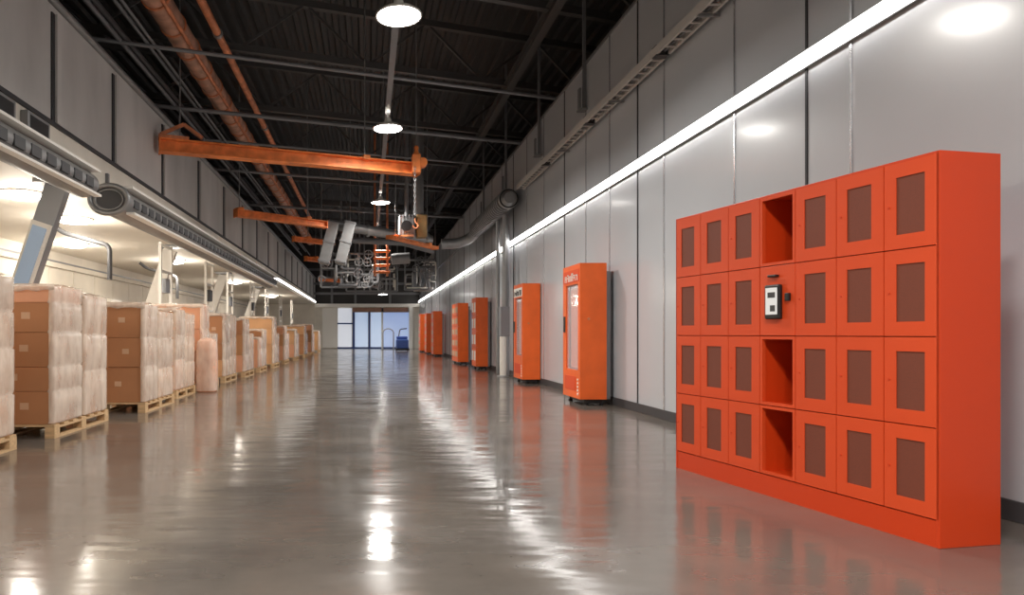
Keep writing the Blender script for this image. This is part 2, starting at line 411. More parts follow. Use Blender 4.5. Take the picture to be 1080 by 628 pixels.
MB().lathe([(.0, .46), (.035, .44), (.05, .4), (.035, .34), (.06, .3), (.03, .26)], (0, 0, 0), 12).build('shackle', RUSTO, t)

crane('short orange steel beam further back at the left wall', (-3.5, 17.6, CH+3.2), (-1.25, 19.5, CH+3.2), .19, .24, (.1, 2.3))
crane('thin bright orange rail below the grey cross pipe', (.6, 18.0, CH+2.62), (2.05, 20.3, CH+2.62), .07, .25, (.3, 2.2))
crane('small orange beam high above the far pallets', (-2.5, 22.4, CH+3.2), (-1.4, 23.4, CH+3.2), .16, .2, (.6,))
crane('small orange beam second last above the left pallets', (-2.9, 31, CH+3.5), (-1.9, 32, CH+3.5), .2, .25, (.6,))
crane('farthest small orange beam near the light strip', (-2.75, 38, CH+3.1), (-1.7, 38.8, CH+3.1), .2, .25, (.5,))

# ================================================================== RIGHT WALL EQUIPMENT
t = thing('cable_tray', 'grey metal cable tray climbing along the top of the right wall', 'cable tray', (XR-.16, YN, CH+3.42))
Lt = 15.5-YN
mb = MB(); mb.box(-.09, -.06, 0, Lt, -.05, .05); mb.box(.06, .09, 0, Lt, -.05, .05)
for k in range(int(Lt/.2)): mb.box(-.065, .065, k*.2, k*.2+.03, -.045, -.03)
mb.build('tray_body', TRAY, t)
for r_, xx in ((.018, -.03), (.022, .02)):
    MB().tube([(xx, 0, 0), (xx, Lt, 0)], r_, 8).build('cable', PIPEG, t)
for k in range(8):
    MB().bar((.145, 1+k*2.6, -.06), (-.08, 1+k*2.6, -.06), .03, .03).build('bracket', STEELM, t)
    MB().box(-.085, .08, 2+k*2.6, 2.12+k*2.6, -.06, .065).build('splice_plate', BASEB, t)
# rods / brackets up from the wall top
for i, (y, x) in enumerate(((11.3, 3.68), (14.2, 3.66), (17.6, 3.66), (21, 3.66))):
    t = thing('hanger_post', 'thin grey post rising from the right wall top to the roof, %s' % ORD[i], 'post', (x, y, 4.9))
    MB().bar((0, 0, .0), (0, 0, ROOF-4.9), .05, .05).build('post', PIPEG, t)
    MB().box(-.1, .06, -.09, .09, -.03, .0).build('foot_plate', STEELM, t)
    MB().bar((-.08, 0, 0), (-.08, 0, .35), .03, .1).build('side_plate', PIPEG, t)
# fat ribbed duct
t = thing('ribbed_duct', 'fat dark ribbed duct high on the right wall', 'duct', (3.38, 15.9, 4.32))
MB().tube([(0, 0, 0), (0, 4.7, -.02)], .225, 20).build('duct_body', BLACK, t)
MB().tube([(-.0, -.12, 0), (0, .1, 0)], [.14, .25], 20).build('end_cone', STEELM, t)
for k in range(22): MB().tube([(-.0, .3+k*.2, 0), (0, .38+k*.2, 0)], .245, 18).build('rib', STEELM, t)
t = thing('wall_duct', 'smooth grey elbow duct joining the ribbed duct to the cross pipe', 'duct', (3.38, 20.6, 4.3))
MB().tube(corner_path([(0, 0, 0), (0, .7, -.1), (-.4, .9, -.3), (-1.0, .9, -.32)], .3), .17, 16).build('duct_body', STEELM, t)
# cross pipes
o = MB().tube([(0, 0, 0), (0, 23, 0)], .05, 8).build('wall_pipe', STEELM); o.location = (XR-.066, 21.8, CH+3.42)
tag(o, 'grey pipe along the far right wall beyond the ribbed duct', 'pipe')
def pipe(name, label, pts, r, m, cat='pipe', rr=.2, flanges=()):
    o = Vector(pts[0]); t = thing(name, label, cat, tuple(o))
    P = corner_path([Vector(p)-o for p in pts], rr)
    MB().tube(P, r, 14).build('pipe_body', m, t)
    if 'cross' in name:
        for f_ in (.25, .8):
            q = Vector(pts[0]).lerp(Vector(pts[-1]), f_)-o; MB().tube([q, (q.x, q.y, ROOF-o.z)], .012, 6).build('hanger_rod', STEELM, t)
    for k, q in flanges:
        q = Vector(q)-o; d = Vector(k); MB().tube([q-d*.04, q+d*.04], r*1.3, 14).build('flange', STEELM, t)
    return t
pipe('cross_pipe', 'upper long grey pipe crossing the hall behind the hoist', [(2.05, 21.3, 4.07), (.5, 20.9, 4.25), (-1.2, 20.4, 4.45)], .15, STEELM, flanges=(((1, .28, 0), (1.9, 21.27, 4.1)), ((1, .28, 0), (0, 20.77, 4.3))))
pipe('cross_pipe', 'lower grey pipe crossing the hall behind the hoist', [(2.2, 22.3, 3.85), (1.2, 22.1, 4.1), (-.9, 21.3, 4.1)], .1, PIPEG)
pipe('drop_duct', 'pale vertical duct dropping behind the orange hoist', [(1.45, 19.3, ROOF-.1), (1.45, 19.3, 4.52)], .17, STEELM, 'duct')
pipe('drop_pipe', 'thin vertical pipe beside the pale drop duct', [(1.12, 19.2, ROOF-.1), (1.12, 19.2, 4.5)], .06, PIPEG)
t = thing('hoist_motor', 'grey motor housing with yellow side below the drop duct', 'machine', (1.3, 19.2, 4.2))
MB().box(-.42, .05, -.25, .25, -.35, .25).build('motor_body', STEELM, t, bevel=.04)
MB().box(.1, .4, -.2, .2, -.35, .3).build('gearbox', mat('dull_yellow', srgb(150, 126, 84), .6, var=.2), t, bevel=.03)
MB().tube([(-.2, -.27, -.05), (-.2, -.33, -.05)], .15, 16).build('motor_cap', BLACK, t)
for k in range(5): MB().box(-.4+k*.09, -.37+k*.09, -.27, .27, -.3, .27).build('fin', PIPEG, t)
for i in range(2):
    t = thing('flat_duct', ['left', 'right'][i]+' flat grey duct slanting down from the cross pipe', 'duct', (-1.15+.5*i, 20.0, 3.9))
    M = Matrix.Rotation(.25, 4, 'Y')
    MB().box(-.16, .16, -.2, .2, -.75, .55, 0, M).build('duct_body', STEELM, t, bevel=.01)
    for z in (-.7, -.1, .5): MB().box(-.18, .18, -.22, .22, z, z+.04, 0, M).build('flange', PIPEG, t)

# pipe clusters with valve wheels in the far roof space
def cluster(label, c, W, H, D, n, seed):
    rnd = random.Random(seed); t = thing('pipe_manifold', label, 'pipework', c)
    MB().box(-W/2, W/2, -.04, .04, -H/2-.04, -H/2+.04).build('frame_bar', PIPEG, t); MB().box(-W/2, W/2, -.04, .04, H/2-.04, H/2+.04).build('frame_bar', PIPEG, t)
    for k in (-1, -.3, .35, 1): MB().tube([(k*W/2, 0, -H/2), (k*W/2, 0, ROOF-c[2])], .04, 8).build('upright', PIPEG, t)
    for k in range(n):
        p = [Vector((rnd.uniform(-W/2, W/2), rnd.uniform(-D, D), rnd.uniform(-H/2, H/2)))]
        for j in range(3):
            q = p[-1].copy(); ax = rnd.choice((0, 2)) ; q[ax] = max(-(W, D, H)[ax]/2, min((W, D, H)[ax]/2, q[ax]+rnd.choice((-1, 1))*rnd.uniform(.4, 1.0)))
            if (q-p[-1]).length > .1: p.append(q)
        if len(p) > 1: MB().tube(corner_path(p, .14), rnd.uniform(.03, .06), 8).build('pipe', rnd.choice((STEELM, PIPEG, WHITE)), t)
    for k in range(n//2):
        q = Vector((rnd.uniform(-W/2, W/2), -D-.05, rnd.uniform(-H/2, H/2))); r = rnd.uniform(.12, .2)
        mb = MB(); mb.tube([q+Vector((math.cos(a)*r, 0, math.sin(a)*r)) for a in [2*PI*j/16 for j in range(16)]], .022, 6, closed=True)
        for a in (0, PI/2): mb.tube([q-Vector((math.cos(a)*r, 0, math.sin(a)*r)), q+Vector((math.cos(a)*r, 0, math.sin(a)*r))], .012, 5)
        mb.tube([q, q+Vector((0, D, 0))], .02, 6)
        mb.build('valve_wheel', rnd.choice((STEELM, PIPEG)), t)
    return t
cluster('tangle of grey pipes and valve wheels under the far roof', (-.75, 27, 3.65), 2.3, 1.35, .3, 20, 3)
cluster('smaller tangle of grey pipework further back at centre', (.2, 34, 3.9), 2.6, 1.3, .3, 14, 5)
cluster('grey pipe coils bundled high on the far right wall', (2.6, 33, 4.0), 1.5, 1.5, .3, 20, 8)
# vertical orange-brown scaffold under the red rail
t = thing('pipe_manifold', 'rusty orange pipe stack hanging under the orange rail', 'pipework', (.55, 24, 3.75))
for z in (-.45, -.2, .05, .3): MB().tube([(-.35, 0, z), (.25, 0, z)], .05, 8).build('pipe', RUSTO, t)
for x in (-.3, .15): MB().tube([(x, 0, -.6), (x, 0, ROOF-3.752)], .04, 8).build('upright', RUSTP, t)
MB().tube([(.3, -.1, 0), (.95, -.1, .05)], .2, 14).build('tank', STEELM, t)

# vertical tube and box on the right wall beyond the second machine
t = thing('wall_column', 'pale vertical pipes and grey meter box rising up the right wall', 'pipework', (3.43, 16.6, 0))
MB().tube([(-.05, 0, .02), (-.05, 0, 1.0)], .085, 16).build('white_guard', WHITE, t)
MB().box(-.13, .1, -.1, .12, 1.02, 1.75).build('meter_box', GREYP, t, bevel=.01)
MB().tube([(0, 0, 1.75), (0, 0, 4.05)], .07, 12).build('riser_pipe', STEELM, t)
MB().tube([(.1, .35, .02), (.1, .35, 4.05)], .09, 12).build('riser_pipe', WALLG, t)
MB().tube([(-.02, .8, .02), (-.02, .8, 4.05)], .05, 12).build('riser_pipe', STEELM, t)
MB().lathe([(.15, 0), (.15, .03), (.09, .035)], (-.05, 0, 0), 16).build('base_plate', STEELM, t)

# ================================================================== VENDING MACHINES / LOCKERS AGAINST THE WALL
def machine(label, x, y, wd, dep, H, style, name='vending_machine'):
    # x,y: near front corner ; front faces -X ; width along +Y
    t = thing(name, label, 'vending machine' if style < 2 else 'locker', (x, y, 0), 0, 'orange machines along the right wall')
    z0 = .09
    mb = MB(); mb.box(.05, dep, 0, .03, z0, H); mb.box(.05, dep, wd-.03, wd, z0, H); mb.box(dep-.02, dep, .03, wd-.03, z0, H)
    mb.box(.05, dep-.02, .03, wd-.03, z0, z0+.03); mb.box(.05, dep-.02, .03, wd-.03, H-.03, H)
    if style > 1: mb.box(.055, .08, .03, wd-.03, z0, H)
    mb.build('cabinet', ORANGE_M, t)
    MB().box(dep, dep+.07, .05, wd-.05, z0, H-.12).build('rear_unit', GREYP, t)
    for a in (.07, wd-.07):
        for b in (.1, dep-.06): MB().lathe([(.0, 0), (.035, 0), (.035, .02), (.015, .03), (.015, z0)], (b, a, 0), 12).build('foot', BLACK, t)
    MB().box(.1, dep-.05, .04, wd-.04, .03, z0).build('base', BLACK, t)
    fz = .52 if style == 0 else .6
    if style < 2:
        mb = MB(); th = .05
        mb.box(0, th, 0, .1, fz, H-.3); mb.box(0, th, wd-.16, wd, fz, H-.3); mb.box(0, th, .0, wd, H-.3, H); mb.box(0, th, .0, wd, z0, fz)
        fr = mb.build('door', ORANGE_M, t)
        MB().box(.02, .03, .1, wd-.16, fz, H-.3).build('door_glass', GLASS, fr)
        MB().box(.07, .085, .12, wd-.18, fz+.02, H-.32).build('back_panel', VBACK, t)
        MB().box(-.006, 0, .04, wd-.04, H-.27, H-.08).build('sign_panel', WHITE if style else ORANGE_D, fr)
        mb = MB(); rnd = random.Random(int(y*10)); yy = .1
        while yy < wd-.14:                     # illegible lettering on the header
            ww = rnd.uniform(.05, .1); hh = rnd.uniform(.08, .13); s_ = .018
            mb.box(-.012, -.006, yy, yy+s_, H-.25, H-.25+hh); mb.box(-.012, -.006, yy, yy+ww, H-.25+hh-s_, H-.25+hh)
            if rnd.random() > .4: mb.box(-.012, -.006, yy+ww-s_, yy+ww, H-.25, H-.25+hh)
            if rnd.random() > .4: mb.box(-.012, -.006, yy, yy+ww, H-.25+hh*.45, H-.25+hh*.45+s_)
            yy += ww+.03
        mb.build('sign_lettering', WHITE if not style else BASEB, fr)
        cols = (ORANGE_D, WHITE, CARD[2], RUSTP, GREYP, STICK)
        for k in range(4):
            z = fz+.06+k*.3
            MB().box(.09, .3, .11, wd-.17, z, z+.02).build('shelf', STEELM, t)
            if k < 3 or True:
                for j in range(5):
                    pr = MB().box(.1, .17, .13+j*.11, .21+j*.11, z+.022, z+.022+rnd.uniform(.1, .2)).build('product', rnd.choice(cols), t, bevel=.006)
        for k in range(5): MB().tube([(-.01, .1, .16+k*.055), (.0, .1, .16+k*.055)], .018, 10).build('button', WHITE, fr)
        MB().box(-.008, 0, .2, wd-.12, .2, .42).build('dispensing_flap', ORANGE_D, fr, bevel=.004)
        MB().box(-.01, 0, wd-.13, wd-.04, 1.1, 1.35).build('keypad', BLACK, fr)
        MB().lathe([(0, 0), (.02, 0)], (0, 0, 0), 8)
        MB().tube([(.13, -.012, 1.3), (.13, .0, 1.3)], .02, 10).build('side_lock', RUSTP, t)
    else:
        nr, nc = (5, 2) if style == 2 else (4, 2)
        hh = (H-.04-z0-.08)/nr; ww = wd/nc
        for r in range(nr):
            for c in range(nc):
                dd = MB().box(.0, .053, c*ww+.006, (c+1)*ww-.006, z0+.08+r*hh+.006, z0+.08+(r+1)*hh-.006).build('door', ORANGE_M, t)
                MB().box(-.006, 0.0, c*ww+.09, (c+1)*ww-.09, z0+.08+r*hh+.1, z0+.08+(r+1)*hh-.1).build('door_window', STICK if style == 2 else WHITE, dd)
        mb = MB(); mb.box(0, .053, 0, wd, z0, z0+.08); mb.build('front_rail', ORANGE_M, t); MB().box(0, .053, 0, wd, H-.04, H).build('front_rail', ORANGE_M, t)
    return t
machine('largest orange glass-fronted vending machine, first beyond the locker bank', 3.18, 9.95, .86, .40, 2.14, 0)
machine('orange vending machine with pale lit front, second along the right wall', 3.32, 14.25, .86, .38, 2.16, 1)
machine('plain orange locker tower just beyond the white wall column', 3.24, 19.9, .8, .36, 2.16, 3, 'locker_tower')
machine('orange locker tower fourth along the right wall with pale speckled front', 3.12, 23.0, 1.6, .36, 2.14, 2, 'locker_tower')
machine('orange locker tower fifth along the right wall', 3.1, 31.4, 1.1, .42, 2.14, 2, 'locker_tower')
machine('orange locker tower sixth along the right wall', 3.05, 34.6, 1.1, .42, 2.14, 2, 'locker_tower')
machine('farthest orange locker tower against the right wall', 3.0, 38, 1.2, .42, 2.2, 2, 'locker_tower')

# ================================================================== PARCEL LOCKER BANK
ax, ay = 2.86, 3.32; bx, by = 2.48, 5.345
W = math.hypot(bx-ax, by-ay); rz = math.atan2(by-ay, bx-ax)-PI/2        # local +Y runs along the front, local -X faces the hall
LK = thing('parcel_locker', 'large orange locker bank with mesh windowed doors and touch screen', 'locker', (ax, ay, 0), rz)
D, H = .38, 2.0; cw = W/7; z0 = .14; rh = (H-.012-z0)/4
mb = MB()
mb.box(.0, D, 0, .018, 0, H); mb.box(0, D, W-.018, W, 0, H); mb.box(0, D, .018, W-.018, H-.018, H); mb.box(D-.015, D, .018, W-.018, 0, H-.018)
mb.build('cabinet', ORANGE, LK, bevel=.003)
MB().box(.004, .03, .018, W-.018, 0, z0-.004).build('plinth', ORANGE, LK)
mb = MB()
for c in range(1, 7): mb.box(.028, D-.02, c*cw-.008, c*cw+.008, z0, H-.02)
for r in range(0, 4): mb.box(.028, D-.02, .02, W-.02, z0+r*rh-.006 if r else z0, z0+r*rh+.01)
mb.build('partitions', ORANGE, LK)
mb = MB(); mb.box(.0, .022, 3*cw, 4*cw, H-.04, H-.018)
OPEN = {(3, 3), (1, 3), (0, 3)}
for r in range(4):
    for c in range(7):
        y0 = c*cw; y1 = y0+cw; za = z0+r*rh; zb = za+rh
        g = .003
        if (r, c) in OPEN:
            t_ = MB(); e = .022
            t_.box(0, .026, y0+g, y0+e, za+g, zb-g); t_.box(0, .026, y1-e, y1-g, za+g, zb-g)
            t_.box(0, .026, y0+e, y1-e, zb-e, zb-g); t_.box(0, .026, y0+e, y1-e, za+g, za+e)
            t_.build('open_frame', ORANGE_D, LK)
            bp = MB().box(D-.035, D-.03, y0+.03, y1-.03, za+.04, zb-.04).build('mesh_back', PERF, LK); bp['label'] = 'brown mesh back of open compartment'
            continue
        if (r, c) == (2, 3):
            pn = MB().box(0, .026, y0+g, y1-g, za+g, zb-g).build('terminal_panel', ORANGE_D, LK, bevel=.002)
            yc = (y0+y1)/2
            # left in the picture is +Y
            bz = MB().box(-.03, 0, yc-.05, yc+.075, za+.11, za+.335).build('terminal_housing', BLACK, LK, bevel=.01)
            MB().box(-.033, -.03, yc-.035, yc+.06, za+.14, za+.315).build('touch_screen', L_SCR, bz)
            MB().box(-.035, -.033, yc-.02, yc+.02, za+.16, za+.2).build('screen_graphic', BASEB, bz)
            MB().box(-.035, -.033, yc-.02, yc+.04, za+.25, za+.285).build('screen_graphic', BASEB, bz)
            MB().box(-.02, 0, yc-.115, yc-.08, za+.225, za+.275).build('card_reader', BLACK, LK, bevel=.005)
            MB().box(-.03, 0, yc-.02, yc+.05, za+.385, za+.4).build('camera_slot', BLACK, LK, bevel=.004)
            continue
        wy0, wy1 = y0+cw*.25, y1-cw*.23; wz0, wz1 = za+rh*.17, zb-rh*.17
        t_ = MB()
        t_.box(0, .026, y0+g, wy0, za+g, zb-g); t_.box(0, .026, wy1, y1-g, za+g, zb-g)
        t_.box(0, .026, wy0, wy1, za+g, wz0); t_.box(0, .026, wy0, wy1, wz1, zb-g)
        d = t_.build('door', ORANGE_D, LK)
        MB().box(.005, .009, wy0, wy1, wz0, wz1).build('mesh_window', PERF, d)
        MB().tube([(-.004, y1-.03, (za+zb)/2), (0, y1-.03, (za+zb)/2)], .006, 8).build('lock', ORANGE, d)

# ================================================================== PALLETS AND CARTONS
def pallet_proto():
    t = thing('pallet', 'x', 'pallet')
    return t
def pallet(label, x1, y0, wd, ln):
    t = thing('pallet', label, 'pallet', (x1-wd, y0, 0), 0, 'pallets in the left row')
    mb = MB(); k = 7
    for j in range(k):
        a = j*(ln-.12)/(k-1); mb.box(0, wd, a, a+.11, .118, .14)
    mb.build('deck', WOOD, t)
    for xx in (0, wd/2-.05, wd-.1):
        MB().box(xx, xx+.1, 0, ln, .098, .118).build('stringer', WOOD, t)
        MB().box(xx, xx+.1, 0, ln, 0, .02).build('runner', WOOD, t)
        for yy in (0, ln/2-.06, ln-.12): MB().box(xx, xx+.1, yy, yy+.12, .02, .098).build('block', WOOD, t)
    return t
ROWW = ['bottom', 'second from bottom', 'third from bottom', 'fourth from bottom', 'fifth from bottom', 'sixth from bottom']
def carton(label, x0, x1, y0, y1, z0, z1, m, det, grp, rnd):
    j = .012
    a = rnd.uniform(-j, j)
    x1 += rnd.uniform(-j*1.5, j)
    o = tag(MB().box(0, x1-x0, 0, y1-y0, 0, z1-z0).build('carton', m, bevel=.006), label, 'cardboard box', grp)
    o.location = (x0, y0, z0)
    if det:
        wx, wy, h = x1-x0, y1-y0, z1-z0
        if det and h > .18:
            xx = wx*rnd.uniform(.66, .86)
            MB().box(xx-.1, xx-.01, -.003, 0, h*.45, h*.45+.07).build('shipping_label', STICK, o)
            yy = wy*rnd.uniform(.2, .6); MB().box(wx, wx+.003, yy, yy+.09, h*.4, h*.4+.09).build('shipping_label', STICK, o)
    return o
def wrap(label, x0, x1, y0, y1, z0, z1, rnd, rows, front=.05):
    # film over the aisle side, the top and the edge of the near end; pleated sheet with thickness
    pts = []; t = .012
    # outline in plan: start on near end, go round the aisle corner, along the aisle side, round the far corner
    path = [(x1-front, y0-t), (x1-front*.5, y0-t), (x1+t*.3, y0-t), (x1+t, y0+.01)]
    k = 14
    for i in range(1, k): path.append((x1+t+rnd.uniform(0, .007), y0+(y1-y0)*i/k))
    path += [(x1+t, y1-.01), (x1-.05, y1+t), (x1-.3, y1+t)]
    zs = [(.15, 0)]; z = .142
    for h in rows:
        zs += [(z+.03, .004), (z+h*.5, rnd.uniform(.004, .008)), (z+h-.012, .006), (z+h, -.008)]; z += h
    mb = MB(); n = len(path); vs = []; K = len(zs)
    for z, dx in zs:
        for i, (px, py) in enumerate(path): vs.append((px+dx+rnd.uniform(-.002, .003), py, z))
    mb.add(vs, [(i*n+j, i*n+j+1, (i+1)*n+j+1, (i+1)*n+j) for i in range(K-1) for j in range(n-1)], 0, True)
    # top sheet with a sagging hem
    vs = []; nx, ny = 6, 8
    for i in range(nx+1):
        for j in range(ny+1):
            vs.append((x0+(x1+t-x0)*i/nx, y0-t+(y1-y0+2*t)*j/ny, z1+.012+rnd.uniform(0, .018)))
    m2 = ny+1
    mb.add(vs, [(i*m2+j, (i+1)*m2+j, (i+1)*m2+j+1, i*m2+j+1) for i in range(nx) for j in range(ny)], 0, True)
    vs = []
    for i in range(nx*2+1):
        x = x0+(x1+t-x0)*i/(nx*2)
        vs += [(x, y0-t-.002, z1+.02), (x, y0-t-.002, z1-.035-rnd.uniform(0, .035))]
    mb.add(vs, [(2*i, 2*i+1, 2*i+3, 2*i+2) for i in range(nx*2)], 0, True)
    o = mb.build('stretch_wrap', FILM); s = o.modifiers.new('solid', 'SOLIDIFY'); s.thickness = .002
    return tag(o, label, 'plastic wrap', 'film around the cartons')
# (where, x front, y0, length, width, [stacks: (y from, y to, [row heights], material ids)], detail)
PAL = [
 ('pallet at the left photo edge', -3.28, 4.95, 1.25, 1.1, [(0, .6, [.36, .3, .4, .42], 0), (.63, 1.22, [.38, .42, .34, .32], 2)], 2),
 ('leftmost full pallet', -3.22, 6.82, 1.42, 1.15, [(.02, .68, [.34, .25, .36, .31, .17], 1), (.76, 1.38, [.5, .42, .46], 0)], 2),
 ('second full pallet', -3.02, 9.0, 1.35, 1.15, [(.02, .55, [.48, .4, .46], 1), (.62, 1.3, [.42, .44, .4], 1)], 2),
 ('third full pallet', -3.14, 10.9, 1.2, 1.1, [(.02, .5, [.5, .4, .44], 1), (.56, 1.15, [.44, .44, .4], 2)], 1),
 ('fourth full pallet', -3.1, 12.5, 1.3, 1.1, [(.02, .5, [.62, .4, .46], 3), (.56, 1.2, [.6, .34], 2)], 1),
 ('fifth full pallet', -3.1, 14.4, 1.3, 1.1, [(.02, .55, [.36, .36, .64], 1), (.62, 1.25, [.42, .42, .5], 0)], 1),
 ('sixth full pallet', -3.0, 16.2, 1.3, 1.1, [(.02, .6, [.4, .5, .4], 1), (.66, 1.25, [.5, .44], 2)], 0),
 ('seventh full pallet', -2.98, 18.3, 1.3, 1.1, [(.02, .6, [.5, .32], 3), (.66, 1.25, [.5, .55], 0)], 0),
 ('eighth full pallet', -2.92, 20.6, 1.3, 1.1, [(.02, .6, [.6, .5, .35], 2), (.66, 1.25, [.5, .44], 0)], 0),
 ('ninth full pallet', -2.9, 23.2, 1.3, 1.1, [(.02, .6, [.5, .4, .3], 3), (.66, 1.25, [.5, .44], 2)], 0),
 ('tenth full pallet', -2.85, 26.2, 1.3, 1.1, [(.02, .6, [.5, .6], 2), (.66, 1.25, [.5, .44], 3)], 0),
 ('eleventh full pallet', -2.8, 29.6, 1.3, 1.1, [(.02, .6, [.5, .4, .4], 0), (.66, 1.25, [.5, .44], 2)], 0),
 ('twelfth full pallet', -2.8, 33.5, 1.3, 1.1, [(.02, .6, [.5, .6, .3], 3), (.66, 1.25, [.5, .44], 2)], 0),
 ('last pallet before the end wall', -2.8, 38, 1.3, 1.1, [(.02, .6, [.5, .6], 2), (.66, 1.25, [.5, .44], 2)], 0),
]
for pi, (wh, xf, y0, ln, wd, stacks, det) in enumerate(PAL):
    rnd = random.Random(100+pi)
    pallet('wooden base: '+wh+', loaded with cartons', xf, y0, wd, ln)
    for si, (a, b, rows, mi) in enumerate(stacks):
        z = .142
        ya, yb = y0+a, y0+b
        for ri, h in enumerate(rows):
            last = ri == len(rows)-1
            m = CARD[mi] if rnd.random() < .7 else CARD[rnd.randrange(4)]
            pos = 'top' if last else ROWW[ri]
            carton('carton, %s of the %s stack on the %s' % (pos, 'near' if si == 0 else 'far', wh),
                   xf-wd+.03, xf-.04, ya+rnd.uniform(0, .012), yb-rnd.uniform(0, .012), z, z+h-.002, m, det, 'cartons on pallets', rnd)
            z += h
        wrap('milky film around the %s stack on the %s' % ('near' if si == 0 else 'far', wh), xf-wd+.03, xf-.02, ya, yb, .16, z, rnd, rows)
# wrapped sack leaning in front
t = thing('wrapped_bale', 'rounded pinkish film-wrapped bale standing before the fourth pallet', 'bale', (-2.98, 12.3, 0))
mb = MB(); n = 20; vs = []; zz = [0, .03, .3, .6, .85, 1.0, 1.06, 1.08]; sc = [.9, 1, 1.02, 1.03, 1.0, .9, .62, .2]
for z, s_ in zip(zz, sc):
    for j in range(n):
        a = 2*PI*j/n; r = (abs(math.cos(a))**6+abs(math.sin(a))**6)**(-1/6)
        vs.append((.17*s_*r*math.cos(a), .16*s_*r*math.sin(a), z*.92))
mb.add(vs, [(i*n+j, i*n+(j+1) % n, (i+1)*n+(j+1) % n, (i+1)*n+j) for i in range(len(zz)-1) for j in range(n)]+[tuple((len(zz)-1)*n+j for j in range(n)), tuple(range(n))[::-1]], 0, True)
mb.build('bale_body', CARD[3], t)
mb = MB(); vs = [(v[0]*1.04, v[1]*1.04, v[2]*1.01) for v in vs[n:]]
mb.add(vs, [(i*n+j, i*n+(j+1) % n, (i+1)*n+(j+1) % n, (i+1)*n+j) for i in range(len(zz)-2) for j in range(n)], 0, True)
mb.build('film', FILM, t)

# ================================================================== LEFT OVERHEAD UNITS AND POSTS
def oval_duct(label, x, y0, y1, z, rx, rzz):
    t = thing('oval_duct', label, 'duct', (x, y0, z)); L_ = y1-y0; n = 28
    ring = lambda y, s: [Vector((rx*s*math.cos(2*PI*j/n), y, rzz*s*math.sin(2*PI*j/n))) for j in range(n)]
    mb = MB(); R = [ring(0, 1), ring(L_, 1)]; vs = R[0]+R[1]
    mb.add(vs, [(j, (j+1) % n, n+(j+1) % n, n+j) for j in range(n)], 0, True)
    mb.add(R[1], [tuple(range(n))]); mb.add(ring(.02, .98), [tuple(range(n))])
    mb.build('duct_shell', STEELM, t)
    mb = MB(); mb.tube(ring(0, 1.02), .035, 8, closed=True); mb.build('end_ring', STEELM, t)
    mb = MB(); mb.add(ring(.012, .72), [tuple(range(n))[::-1]]); mb.build('end_grille', BASEB, t)
    mb = MB(); mb.tube(ring(.005, .74), .014, 6, closed=True); mb.build('inner_ring', STEELM, t)
    # slotted side toward the hall
    mb = MB(); k = int(L_/.32); mb.box(rx*.8, rx*.9, .2, L_-.1, -.075, .045)
    for i in range(k):
        yy = .25+i*.32
        if yy+.22 < L_: mb.box(rx*.86, rx*1.03, yy, yy+.2, -.07, .04)
    mb.build('side_slots', BASEB, t)
    MB().box(rx*.7, rx*1.15, .15, L_, -rzz*.95, -rzz*.78).build('lower_ledge', WHITE, t)
    MB().box(-rx*1.1, rx*1.12, .1, L_, rzz*.9, rzz*1.08).build('top_ledge', WHITE, t)
    k = max(1, int(L_/2.5))
    for i in range(k): MB().box(XL-x, 0, .5+i*2.5, .56+i*2.5, rzz*.6, rzz*.9+.12).build('bracket', PIPEG, t)
    for i in range(k): MB().box(XL-x-.0, XL-x+.04, .5+i*2.5, .56+i*2.5, rzz*.6, 3.4-z).build('bracket', PIPEG, t)
    return t
oval_duct('nearest oval metal duct under the left bulkhead, cut by the photo edge', -3.52, 1.5, 8.2, 2.92, .2, .16)
oval_duct('long oval metal duct with round grille end under the left bulkhead', -3.55, 9.1, 24.0, 2.92, .26, .19)
# open vent boxes on the fascia
for i in range(3):
    t = thing('vent_box', 'dark square vent in the white fascia, %s' % ['nearest', 'second', 'third'][i], 'vent', (XL+.02, 5.75+i*.75, 3.4))
    MB().box(-.02, .07, 0, .5, -.13, .13).build('frame', STEELM, t, bevel=.01)
    MB().box(.07, .075, .05, .45, -.09, .09).build('grille', BLACK, t)
# tilted posts
for i, (y, xt, m2) in enumerate(((9.2, -4.3, BLUEGL), (16.0, -4.75, WHITE), (23.0, -5.0, WHITE), (30, -5.0, WHITE))):
    xb = xt-1.05
    t = thing('tilted_post', ['grey tilted post with pale glazed panel behind the first pallets', 'white tilted post behind the second and third pallets',
             'white tilted post in the left bay, third along', 'farthest white tilted post in the left bay'][i], 'post', (xb, y, 0))
    a = Vector((0, 0, .0)); b = Vector((1.05, 0, 3.1)); mid = a.lerp(b, .84)
    MB().bar(a.lerp(b, .01), b, .14, .3).build('post_body', GREYP if i == 0 else m2, t)
    if i == 0:
        f = MB().bar(a.lerp(b, .3)+Vector((0, -.09, 0)), mid+Vector((0, -.09, 0)), .05, .28).build('glazed_frame', WHITE, t)
        MB().bar(a.lerp(b, .32)+Vector((0, -.12, 0)), a.lerp(b, .82)+Vector((0, -.12, 0)), .02, .2).build('pane', BLUEGL, t)
    MB().box(-.25, .25, -.25, .25, 0, .03).build('base_plate', STEELM, t)
    MB().box(.8, 1.3, -.2, .2, 3.14, 3.195).build('head_plate', STEELM, t)
# dark L-shaped pipes under the low ceiling
for i, (x, y, l) in enumerate(((-4.9, 12.6, 1.6), (-5.6, 19.5, 2.0), (-6.4, 9.5, 2.2))):
    t = pipe('drop_pipe', 'dark bent pipe under the low cream ceiling, %s' % ['above the second full pallet', 'above the fifth full pallet', 'behind the leftmost boxes'][i],
             [(x-1.1, y, 3.16), (x-.9, y, 3.0), (x, y, 2.75), (x, y, 2.1)], .045, BASEB, rr=.12)
